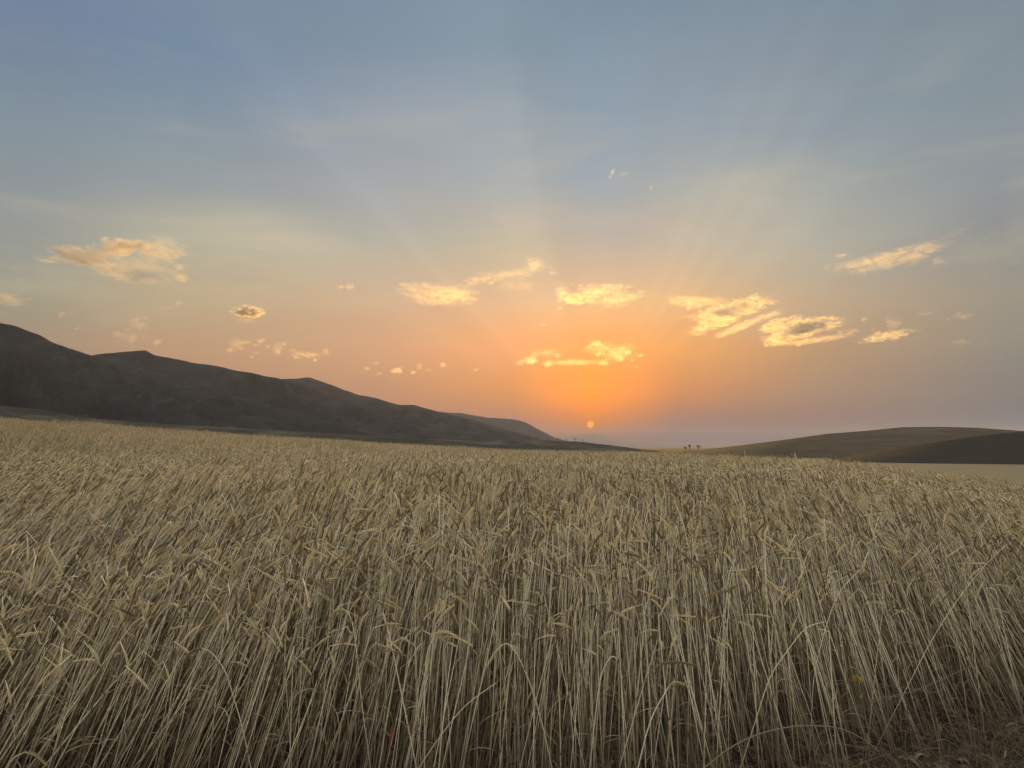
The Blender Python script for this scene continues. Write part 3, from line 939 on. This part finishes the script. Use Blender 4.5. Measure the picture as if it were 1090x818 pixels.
mid_col = variants('mid_tuft', 24, lambda i: clump(i, 7, 1, 0.10))
far_col = variants('far_tuft', 20, lambda i: clump(i, 12, 0, 0.22))


# ------------------------------------------------------------------ scattering
def gn_scatter(name, pts, rots, scales, idx, col_, nvar):
    me = bpy.data.meshes.new(name)
    me.from_pydata([tuple(p) for p in pts], [], [])
    a = me.attributes.new('rot', 'FLOAT_VECTOR', 'POINT')
    a.data.foreach_set('vector', np.asarray(rots, np.float32).ravel())
    a = me.attributes.new('scl', 'FLOAT_VECTOR', 'POINT')
    a.data.foreach_set('vector', np.asarray(scales, np.float32).ravel())
    a = me.attributes.new('idx', 'INT', 'POINT')
    a.data.foreach_set('value', np.asarray(idx, np.int32))
    o = bpy.data.objects.new(name, me)
    C.objects.link(o)
    ng = bpy.data.node_groups.new(name + '_scatter', 'GeometryNodeTree')
    ng.interface.new_socket('Geometry', in_out='INPUT', socket_type='NodeSocketGeometry')
    ng.interface.new_socket('Geometry', in_out='OUTPUT', socket_type='NodeSocketGeometry')
    N = ng.nodes
    gi, go = N.new('NodeGroupInput'), N.new('NodeGroupOutput')
    ci = N.new('GeometryNodeCollectionInfo')
    ci.inputs['Collection'].default_value = col_
    ci.inputs['Separate Children'].default_value = True
    ci.inputs['Reset Children'].default_value = True
    iop = N.new('GeometryNodeInstanceOnPoints')
    iop.inputs['Pick Instance'].default_value = True

    def attr(nm, ty):
        q = N.new('GeometryNodeInputNamedAttribute')
        q.data_type = ty
        q.inputs[0].default_value = nm
        return q.outputs[0]
    L = ng.links
    L.new(gi.outputs[0], iop.inputs['Points'])
    L.new(ci.outputs[0], iop.inputs['Instance'])
    L.new(attr('idx', 'INT'), iop.inputs['Instance Index'])
    e2r = N.new('FunctionNodeEulerToRotation')
    L.new(attr('rot', 'FLOAT_VECTOR'), e2r.inputs[0])
    L.new(e2r.outputs[0], iop.inputs['Rotation'])
    L.new(attr('scl', 'FLOAT_VECTOR'), iop.inputs['Scale'])
    L.new(iop.outputs[0], go.inputs[0])
    md = o.modifiers.new('scatter', 'NODES')
    md.node_group = ng
    return o


gust = vnoise(21, 9, 0.15, 1.3)
gust2 = vnoise(22, 9, 0.4, 3.0)
tall = vnoise(23, 10, 0.4, 3.5)


def edge_y(x):
    """near edge of the crop, running away from the path to the right"""
    x = np.asarray(x, float)
    return np.interp(x, (-8, -3.0, -1.2, 0.4, 0.9, 1.35, 1.9, 3.0, 6.0), (1.9, 2.4, 2.65, 2.7, 2.8, 3.1, 3.5, 3.85, 4.8)) + 0.05 * np.sin(x * 9) + 0.04 * np.sin(x * 23 + 1)


def lean_field(x, y):
    a = np.degrees(np.arctan2(x, y))
    lx = np.interp(a, (-40, -30, -20, -8, 4, 14, 24, 34, 42), (0.56, 0.52, 0.40, 0.14, -0.02, -0.14, -0.30, -0.44, -0.48))
    lx = lx * np.interp(np.hypot(x, y), (2, 4, 9, 40), (0.75, 1.0, 1.15, 0.9))
    lx = lx + 0.10 * gust(x, y)
    ly = 0.04 + 0.09 * gust2(x, y)
    return lx, ly


def rot_xyz(lx, ly, yaw):
    """euler angles of: yaw first, then lean sideways and fore-and-aft"""
    out = np.empty((len(lx), 3), np.float32)
    for i in range(len(lx)):
        m_ = Matrix.Rotation(lx[i], 3, 'Y') @ Matrix.Rotation(ly[i], 3, 'X') @ Matrix.Rotation(yaw[i], 3, 'Z')
        out[i] = m_.to_euler('XYZ')
    return out


def scatter_ring(name, r0, r1, dens, col_, nvar, jit, half=44.0, hsc=(0.9, 1.1), fin=None, fout=None):
    area = math.radians(2 * half) / 2 * (r1 * r1 - r0 * r0)
    n = int(area * dens)
    r = np.sqrt(rng.uniform(r0 * r0, r1 * r1, n))
    a = np.radians(rng.uniform(-half, half, n))
    x, y = r * np.sin(a), r * np.cos(a)
    keep = y > edge_y(x)
    rc = np.interp(np.degrees(a), A_PTS, C_PTS)
    keep &= r < rc + 8
    if fin:
        keep &= rng.random(n) < np.clip((r - fin[0]) / (fin[1] - fin[0]), 0, 1)
    if fout:
        keep &= rng.random(n) < np.clip((fout[1] - r) / (fout[1] - fout[0]), 0, 1)
    # thin and bare spots
    keep &= rng.random(n) < np.clip(0.85 + 0.40 * gust2(x * 1.7 + 9, y * 1.7), 0.22, 1)
    x, y, r = x[keep], y[keep], r[keep]
    n = len(x)
    lx, ly = lean_field(x, y)
    lx = lx + rng.normal(0, jit, n)
    ly = ly + rng.normal(0, jit, n)
    yaw = np.where(lx > rng.normal(0, 0.25, n), 0.0, math.pi) + rng.normal(0, 0.7, n)
    h = rng.uniform(hsc[0], hsc[1], n) * (1 + 0.05 * tall(x, y)) / np.cos(np.clip(lx, -.5, .5)) ** 0.7
    # plants on the outer edge stand a little shorter and more tangled
    ed = y - edge_y(x)
    h = h * np.clip(0.80 + ed * 0.45, 0.80, 1.0)
    s = np.stack([h * rng.uniform(0.9, 1.1, n)] * 2 + [h], 1)
    z = ground_z(x, y)
    o = gn_scatter(name, np.stack([x, y, z], 1), rot_xyz(lx, ly, yaw), s, rng.integers(0, nvar, n), col_, nvar)
    print(name, n)
    return o


o = scatter_ring('wheat_field', 2.0, 9.5, 420, near_col, 36, 0.10, fout=(7.5, 9.5))
tag(o, 'dense nodding ripe wheat along the near edge of the field', 'wheat', kind='stuff')
o = scatter_ring('wheat_field', 7.5, 30, 52, mid_col, 24, 0.12, fin=(7.5, 9.5), fout=(16, 30))
tag(o, 'ripe wheat across the middle of the field', 'wheat', kind='stuff')
o = scatter_ring('wheat_field', 16, 78, 21, far_col, 20, 0.12, fin=(16, 30))
tag(o, 'ripe wheat running up to the brow of the field', 'wheat', kind='stuff')


# ------------------------------------------------------------------ single stalks that stand out along the front of the crop
def unproj(px, py, depth):
    d = ray(px, py)
    return Vector((0, 0, EYE)) + d * (depth / d.y)


def smooth_path(pts, n):
    """Catmull-Rom through the points"""
    P = [pts[0] * 2 - pts[1]] + list(pts) + [pts[-1] * 2 - pts[-2]]
    out_ = []
    segs = len(pts) - 1
    for i in range(segs):
        p0, p1, p2, p3 = P[i:i + 4]
        for k in range(n):
            t = k / n
            out_.append(0.5 * ((2 * p1) + (p2 - p0) * t + (2 * p0 - 5 * p1 + 4 * p2 - p3) * t * t + (3 * p1 - p0 - 3 * p2 + p3) * t ** 3))
    out_.append(pts[-1].copy())
    return out_


def ear_along(path, rnd, fat=1.0, awn=0.012):
    g = Geo()
    n = 20
    pts = smooth_path(path, 10)
    L = sum((b_ - a_).length for a_, b_ in zip(pts[:-1], pts[1:]))
    acc_ = [0]
    for a_, b_ in zip(pts[:-1], pts[1:]):
        acc_.append(acc_[-1] + (b_ - a_).length)
    g.tube(pts, [0.0016] * len(pts), 4, 0)
    roll = rnd.uniform(0, 3)
    n = max(10, int(L / 0.0042))
    for i in range(n):
        t_ = i / n * L
        j = max(k for k, v_ in enumerate(acc_[:-1]) if v_ <= t_ + 1e-9)
        c = pts[j].lerp(pts[j + 1], (t_ - acc_[j]) / max(1e-6, acc_[j + 1] - acc_[j]))
        t = (pts[j + 1] - pts[j]).normalized()
        a = t.cross(Vector((0.1, 1, 0.05))).normalized()
        bb = t.cross(a)
        q = i / n
        taper = 1.0 - 0.6 * abs(q - 0.4)
        for sgn in (-1, 1):
            ang = roll + (math.pi / 2 if i % 2 else 0)
            sdv = (a * math.cos(ang) + bb * math.sin(ang)) * sgn
            g.seed(c + sdv * 0.0036 * taper * fat, t + sdv * rnd.uniform(0.28, 0.45), t.cross(sdv), 0.0125 * taper, 0.0027 * taper * fat, 0, awn * rnd.uniform(0.3, 1.4))
    return g


rs2 = random.Random(77)


def lone_stalk(label, depth, stem_px, ear_px=None, r=0.0021, group='single stalks standing out along the front of the crop', to_ground=True, drift=0.0):
    """stem and ear follow real curves in the air at their own distance"""
    pts = [unproj(x, y, depth + drift * i) for i, (x, y) in enumerate(stem_px)]
    if to_ground:
        p0, p1 = pts[0], pts[1]
        d = (p0 - p1).normalized()
        gz_ = float(ground_z(p0.x, p0.y))
        if p0.z > gz_ + 0.05 and d.z < -0.2:
            pts = [p0 + d * ((p0.z - gz_ + 0.02) / -d.z)] + pts
    base = pts[0].copy()
    root = empty('wheat_stalk' if ear_px else 'straw', base)
    loc = [p - base for p in pts]
    path = smooth_path(loc, 8)
    g = Geo()
    nn = len(path)
    g.tube(path, [r * (1.15 - 0.45 * i / nn) for i in range(nn)], 6, 0)
    g.build('stem', [STEM_ONE], link=True, parent=root)
    if ear_px:
        e = [pts[-1] - base] + [unproj(x, y, depth + drift * len(stem_px)) - base for x, y in ear_px[1:]]
        e[0] = loc[-1]
        ear_along(e, rs2).build('ear', [EAR_ONE], link=True, parent=root)
    return tag(root, label, 'wheat stalk' if ear_px else 'straw', group)


S = lone_stalk
S('pale stalk whose ear lies flat, upper of the two right of the middle', 2.55, [(660, 812), (667, 775), (677, 745), (691, 717), (703, 707)], [(703, 707), (720, 705), (739, 708)])
S('short bent ear just under the flat pale ear right of the middle', 2.50, [(680, 814), (688, 782), (697, 757), (712, 731)], [(712, 731), (719, 727), (729, 729)])
S('thick upright broken straw below the two bent ears', 2.60, [(722, 816), (721, 775), (720, 735)], None, r=0.0035)
S('long pale straw arching low over the bottom right like a bow', 2.7, [(742, 824), (775, 798), (802, 784), (830, 776), (859, 773), (890, 775), (915, 785), (936, 800)], None, r=0.0026, to_ground=False)
S('thin straw slanting up to the right edge above the bare soil', 3.3, [(925, 745), (960, 739), (990, 729), (1040, 706), (1092, 684)], None, r=0.0016, to_ground=False)
S('thin straw lying level behind the yellow flower', 3.4, [(840, 731), (870, 727), (908, 725), (959, 732), (1000, 738)], None, r=0.0016, to_ground=False)
S('straw curving up to the right with an empty tip above the bow straw', 2.8, [(790, 812), (805, 765), (820, 721), (839, 692), (858, 669), (878, 662)], None, r=0.0019)
S('tall thin straw rising behind the flower and nodding right', 3.2, [(862, 800), (864, 760), (867, 718), (878, 672), (893, 632), (915, 607)], None, r=0.0017)
S('long straw sloping right across the leaning stalks at far right', 3.3, [(950, 762), (968, 727), (990, 685), (1015, 645), (1045, 606), (1072, 579)], None, r=0.0013)
S('dark ear hanging from a high arched stem near the centre', 2.65, [(588, 820), (578, 775), (566, 733), (552, 700), (541, 686), (534, 687)], [(534, 687), (526, 697), (518, 710)])
S('ear held level among upright stems left of the centre', 2.7, [(452, 800), (452, 750), (454, 700), (464, 674)], [(464, 674), (475, 673), (487, 678)])
S('long straw crossing diagonally over the front stems near the centre', 2.6, [(443, 822), (468, 785), (495, 752), (528, 727)], None, r=0.0018)
S('arched stem bending right without its ear, left of the orange leaf', 2.7, [(298, 790), (312, 752), (332, 718), (361, 690)], None, r=0.0019)
S('upper of two dark drooping ears cut by the left edge', 2.45, [(-40, 790), (-28, 720), (-16, 668), (-4, 654)], [(-4, 654), (10, 668), (21, 694)])
S('lower of two dark drooping ears at the left edge', 2.5, [(-34, 812), (-22, 745), (-14, 690), (-8, 674)], [(-8, 674), (4, 684), (14, 708)])
S('ear reaching right in a flat curve near the left edge', 2.9, [(-60, 730), (-48, 670), (-30, 628), (0, 609)], [(0, 609), (16, 611), (32, 621)])
S('drooping ear on an arched neck over the left thicket', 2.9, [(22, 780), (44, 700), (62, 640), (74, 616), (84, 614)], [(84, 614), (94, 621), (104, 636)])
S('small ear hanging almost straight down near the left edge', 2.9, [(-10, 760), (4, 690), (14, 645), (24, 630)], [(24, 630), (32, 640), (39, 658)])
S('ear bowing right at the tip of a long curved stem', 2.6, [(268, 822), (258, 775), (249, 744), (240, 716), (226, 696), (214, 690)], [(214, 690), (204, 694), (196, 706)])
S('short ear pointing right between crossed stems at left', 2.85, [(140, 760), (152, 710), (164, 665), (180, 643)], [(180, 643), (190, 645), (201, 652)])
S('low ear tilting right close to the bottom left', 2.5, [(86, 800), (96, 760), (106, 730), (119, 720)], [(119, 720), (126, 722), (134, 730)])
S('lowest ear, lying nearly flat in the bottom left corner', 2.4, [(-6, 850), (4, 825), (14, 808), (26, 801)], [(26, 801), (38, 804), (50, 815)])
S('slim ear curling over on a hooked neck right of the diagonal straw', 2.7, [(628, 815), (634, 760), (640, 720), (650, 700), (658, 702)], [(658, 702), (663, 712), (664, 726)])
S('ear hanging left from a hooked neck among the front stems', 2.8, [(392, 800), (384, 740), (378, 680), (372, 655), (364, 648)], [(364, 648), (355, 653), (348, 666)])

# orange dry leaf
pl = unproj(417, 784, 2.8)
g = Geo()
path = smooth_path([Vector((0.004, 0, 0.05)), Vector((0, 0.003, 0.02)), Vector((-0.004, 0, -0.01)), Vector((0.002, 0.004, -0.04))], 5)
g.ribbon(path, [0.001 + 0.0050 * math.sin(math.pi * min(1, i / (len(path) - 1) * 0.95 + 0.03)) for i in range(len(path))], [Vector((0.9, 0.3, 0.1))] * len(path), 0)
o = g.build('dry_leaf', [simple_mat('rust_leaf', (0.22, 0.095, 0.03), (0.16, 0.07, 0.025), 90, 0.7)], link=True)
o.location = pl
tag(o, 'small rust orange dry leaf caught between the front stems', 'leaf')


# ------------------------------------------------------------------ yellow flower beside the bare corner
def flower(px, py, depth):
    top = unproj(px, py, depth)
    base = Vector((top.x + 0.03, top.y, float(ground_z(top.x, top.y))))
    root = empty('yellow_flower', base)
    green = simple_mat('weed_stem_green', (0.12, 0.12, 0.05), (0.17, 0.15, 0.07), 60, 0.7)
    yel = simple_mat('yellow_petal', (0.27, 0.185, 0.02), (0.20, 0.13, 0.015), 120, 0.6)
    t = top - base
    g = Geo()
    path = smooth_path([Vector((0, 0, 0)), Vector((0.01, 0, t.z * 0.4)), Vector((-0.012, 0.005, t.z * 0.75)), t - Vector((0, 0, 0.012))], 6)
    g.tube(path, [0.0022 - 0.0008 * i / len(path) for i in range(len(path))], 6, 0)
    g.build('stem', [green], link=True, parent=root)
    for k in range(3):
        g = Geo()
        add_leaf(g, path[5 + 4 * k].copy(), rs2.uniform(0, 6.28), 0.08, 0.006, rs2, 0)
        g.build('leaf', [green], link=True, parent=root)
    g = Geo()
    for ring, (nn, L, up) in enumerate(((14, 0.021, 0.25), (12, 0.016, 0.7), (8, 0.010, 1.4))):
        for k in range(nn):
            a = 6.283 * (k + 0.5 * ring) / nn + rs2.uniform(-.1, .1)
            d = Vector((math.cos(a), math.sin(a), up)).normalized()
            d = Vector((d.x, d.y * 0.6 - d.z * 0.75, d.y * 0.5 + d.z * 0.65))
            s0 = d.cross(Vector((0, -0.7, 0.7))).normalized()
            g.ribbon([t + d * L * q for q in (0.1, 0.5, 0.85, 1.0)], [0.0012, 0.0027, 0.0024, 0.0008], [s0] * 4, 0)
    g.build('flower_head', [yel], link=True, parent=root)
    g = Geo()
    g.tube([t + Vector((0, 0, -0.014)), t + Vector((0, 0, -0.007)), t + Vector((0, -0.002, 0.001))], [0.002, 0.006, 0.005], 8, 0, True)
    g.build('flower_base', [green], link=True, parent=root)
    tag(root, 'small yellow daisy like flower at the edge of the bare soil', 'flower')


flower(912, 723, 3.15)


# ------------------------------------------------------------------ dry weeds and litter on the bare corner
def weed_tuft(i):
    g = Geo()
    for _ in range(rnd.randint(7, 16)):
        yaw = rnd.uniform(0, 6.28)
        a, r = rnd.uniform(0, 6.28), 0.05 * math.sqrt(rnd.random())
        H = rnd.uniform(0.05, 0.26)
        pts, th = stem_path(rnd, H, rnd.uniform(0.1, 1.1), rnd.uniform(-0.4, 1.2), 0.7, 6, yaw, Vector((r * math.cos(a), r * math.sin(a), -0.01)), 0.3)
        g.tube(pts, [0.0012 * (1.1 - 0.6 * k / 6) for k in range(7)], 3, 0)
        if rnd.random() < 0.4:
            add_leaf(g, pts[2].copy(), rnd.uniform(0, 6.28), rnd.uniform(0.04, 0.12), 0.0022, rnd, 0, 4)
    return g


def litter_bit(i):
    g = Geo()
    k = i % 3
    if k == 0:      # a fallen straw
        L = rnd.uniform(0.05, 0.22)
        pts = [Vector((-L / 2, 0, 0.004)), Vector((0, rnd.uniform(-.01, .01), rnd.uniform(0.004, 0.02))), Vector((L / 2, 0, 0.005))]
        g.tube(smooth_path(pts, 3), [0.0015] * 7, 4, 0)
    elif k == 1:    # a curled scrap of leaf
        L = rnd.uniform(0.02, 0.05)
        pts = smooth_path([Vector((-L / 2, 0, 0.004)), Vector((0, 0, rnd.uniform(0.008, 0.02))), Vector((L / 2, 0, 0.004))], 4)
        g.ribbon(pts, [0.002 + rnd.uniform(0.003, 0.006) * math.sin(math.pi * j / 8) for j in range(9)], [Vector((0, 1, rnd.uniform(-.4, .4)))] * 9, 0)
    else:           # a crumb of soil or stone
        w_ = rnd.uniform(0.006, 0.02)
        bm = bmesh.new()
        bmesh.ops.create_icosphere(bm, subdivisions=2, radius=w_)
        for v_ in bm.verts:
            v_.co = Vector((v_.co.x * 1.2, v_.co.y, v_.co.z * 0.65)) * rnd.uniform(0.8, 1.15)
        bm.verts.ensure_lookup_table()
        g.v = [v_.co.copy() for v_ in bm.verts]
        g.f = [tuple(v_.index for v_ in f_.verts) for f_ in bm.faces]
        g.m = [1] * len(g.f)
        bm.free()
    return g


STONE = simple_mat('soil_crumb', (0.05, 0.038, 0.025), (0.10, 0.08, 0.052), 60, 0.95)
PALE = plant_mat('pale_litter', (0.20, 0.16, 0.10), (0.10, 0.078, 0.046), (0.05, 0.038, 0.022), 0.8, 0.1)
weed_col = variants('weed_tuft', 12, weed_tuft, [WEED])
lit_col = variants('litter_bit', 18, litter_bit, [PALE, STONE])


def front_scatter(name, dens, col_, nvar, x0, x1, y0, over, sc0, sc1, tilt, prob=None):
    n = int((x1 - x0) * 3.6 * dens)
    x = rng.uniform(x0, x1, n)
    y = rng.uniform(y0, y0 + 3.6, n)
    keep = (y < edge_y(x) + over) & (y > y0)
    if prob is not None:
        keep &= rng.random(n) < prob(x, y)
    x, y = x[keep], y[keep]
    n = len(x)
    s_ = rng.uniform(sc0, sc1, n)
    rots = np.stack([rng.normal(0, tilt, n), rng.normal(0, tilt, n), rng.uniform(0, 6.28, n)], 1)
    z = ground_z(x, y) + 0.002
    print(name, n)
    return gn_scatter(name, np.stack([x, y, z], 1), rots, np.stack([s_] * 3, 1), rng.integers(0, nvar, n), col_, nvar)


patch_f = lambda x, y: np.clip(0.5 + 0.6 * gust2(x * 3, y * 3 + 4), 0.08, 1)
o = front_scatter('dry_grass', 150, weed_col, 12, -4.0, 5.0, 1.6, 0.5, 0.5, 1.3, 0.25, patch_f)
tag(o, 'short dry weeds and broken grass along the foot of the crop', 'dry grass', kind='stuff')
o = front_scatter('litter', 380, lit_col, 18, -4.0, 5.0, 1.6, 0.6, 0.6, 1.5, 0.15)
tag(o, 'fallen straw, leaf scraps and crumbs of soil on the bare ground', 'litter', kind='stuff')


# ------------------------------------------------------------------ far trees and bushes
LEAVES = simple_mat('tree_foliage', (0.035, 0.040, 0.020), (0.065, 0.070, 0.034), 0.8, 0.8)
BARK = simple_mat('tree_bark', (0.07, 0.055, 0.04), (0.11, 0.085, 0.06), 3.0, 0.9)


def tree(label, px, dist, z, H, W_, trunk=True, name='tree', n=420, lean=0.0, group=None):
    a = R(azel(px, 478)[0])
    base = Vector((dist * math.sin(a), dist * math.cos(a), z - 0.15))
    root = empty(name, base)
    rt = random.Random(int(px * 7 + H * 31))
    th = H * (0.38 if trunk else 0.12)
    g = Geo()
    tops = []
    if trunk:
        p1 = Vector((lean * th, 0, th))
        g.tube([Vector((0, 0, 0)), p1 * 0.5 + Vector((0.05 * H * 0.2, 0, 0)), p1], [H * 0.035, H * 0.026, H * 0.02], 8, 0)
    else:
        p1 = Vector((0, 0, th))
    for k in range(5 if trunk else 6):
        q = 6.283 * k / 5 + rt.uniform(-.5, .5)
        rr2 = W_ * 0.5 * rt.uniform(0.35, 0.75)
        p2 = Vector((rr2 * math.cos(q) + lean * H * 0.6, rr2 * math.sin(q), th + (H - th) * rt.uniform(0.35, 0.85)))
        g.tube([p1 * (0.95 if trunk else 0.1), (p1 + p2) / 2 + Vector((0, 0, 0.05 * H)), p2], [H * 0.014, H * 0.009, H * 0.004], 5, 0)
        tops.append((p2, W_ * rt.uniform(0.18, 0.30)))
    g.build('trunk' if trunk else 'stem', [BARK], link=True, parent=root)
    g = Geo()
    for _ in range(n):
        c, r_ = rt.choice(tops)
        d = Vector((rt.gauss(0, 1), rt.gauss(0, 1), rt.gauss(0, 0.75))).normalized() * r_ * rt.random() ** 0.45
        q = c + d
        if q.z < 0.05:
            q.z = 0.05 + rt.random() * 0.3
        s_ = H * rt.uniform(0.018, 0.045)
        u_ = Vector((rt.gauss(0, 1), rt.gauss(0, 1), rt.gauss(0, 1))).normalized()
        v_ = u_.orthogonal().normalized()
        bi = len(g.v)
        g.v += [q - u_ * s_, q + v_ * s_ * 0.6, q + u_ * s_, q - v_ * s_ * 0.6]
        g.f.append((bi, bi + 1, bi + 2, bi + 3))
        g.m.append(0)
    g.build('crown' if trunk else 'foliage', [LEAVES], link=True, parent=root, smooth=False)
    return tag(root, label, 'tree' if trunk else 'bush', group)


GT = 'small trees on the horizon right of the sun'
for lab, px, H, W_, ln in (
        ('small leaning tree, left of three on the horizon right of the sun', 729, 6.5, 4.5, 0.2),
        ('thin taller tree, middle of three on the horizon right of the sun', 734.5, 9.0, 4.0, -0.1),
        ('broadest tree, right of three on the horizon right of the sun', 743, 7.5, 7.0, 0.15)):
    tree(lab, px, 1440, hill_r(azel(px, 478)[0], 1440), H * 1.5, W_ * 1.5, lean=ln, group=GT)
GB = 'bushes at the foot of the rounded brown hill'
for k, (lab, px, D_, H, W_) in enumerate((
        ('round bush under the three small horizon trees, leftmost of its row', 728, 660, 3.2, 6),
        ('low wide bush second from left in the row below the horizon trees', 739, 655, 2.4, 8),
        ('low bush in the middle of the row below the horizon trees', 751, 650, 2.6, 9),
        ('thin bush right of the middle of the row below the horizon trees', 763, 650, 2.0, 7),
        ('darkest and longest bush, at the right end of the row', 778, 640, 3.4, 13))):
    tree(lab, px, D_ + 520, hill_r(azel(px, 478)[0], D_ + 520), H * 1.7, W_ * 1.7, False, 'bush', 360, group=GB)
GR = 'trees on the low ridge left of the sun'
for lab, px, H, W_ in (
        ('round tree at the left end of the low ridge clump', 572, 6, 9),
        ('lower tree second in the low ridge clump', 583, 5, 8),
        ('tree in the middle of the low ridge clump', 594, 7, 10),
        ('tree just right of the middle of the low ridge clump', 603, 6, 9),
        ('tallest tree of the low ridge clump, left of the sun', 612, 9, 10),
        ('tree at the right end of the low ridge clump', 620, 7, 9),
        ('single low tree below the sun on the low ridge', 632, 4.5, 7)):
    tree(lab, px, 1690, low_ridge(azel(px, 478)[0], 1690), H, W_, group=GR, n=260)
tree('dark bush on the far edge of the wheat below the flat knob', 97, 82, float(ground_z(82 * math.sin(R(azel(97, 478)[0])), 82 * math.cos(R(azel(97, 478)[0])))), 1.5, 1.3, False, 'bush', 420)
tree('small dark bush on the far edge of the wheat nearest the left side', 66, 84, float(ground_z(84 * math.sin(R(azel(66, 478)[0])), 84 * math.cos(R(azel(66, 478)[0])))), 1.35, 1.0, False, 'bush', 420)
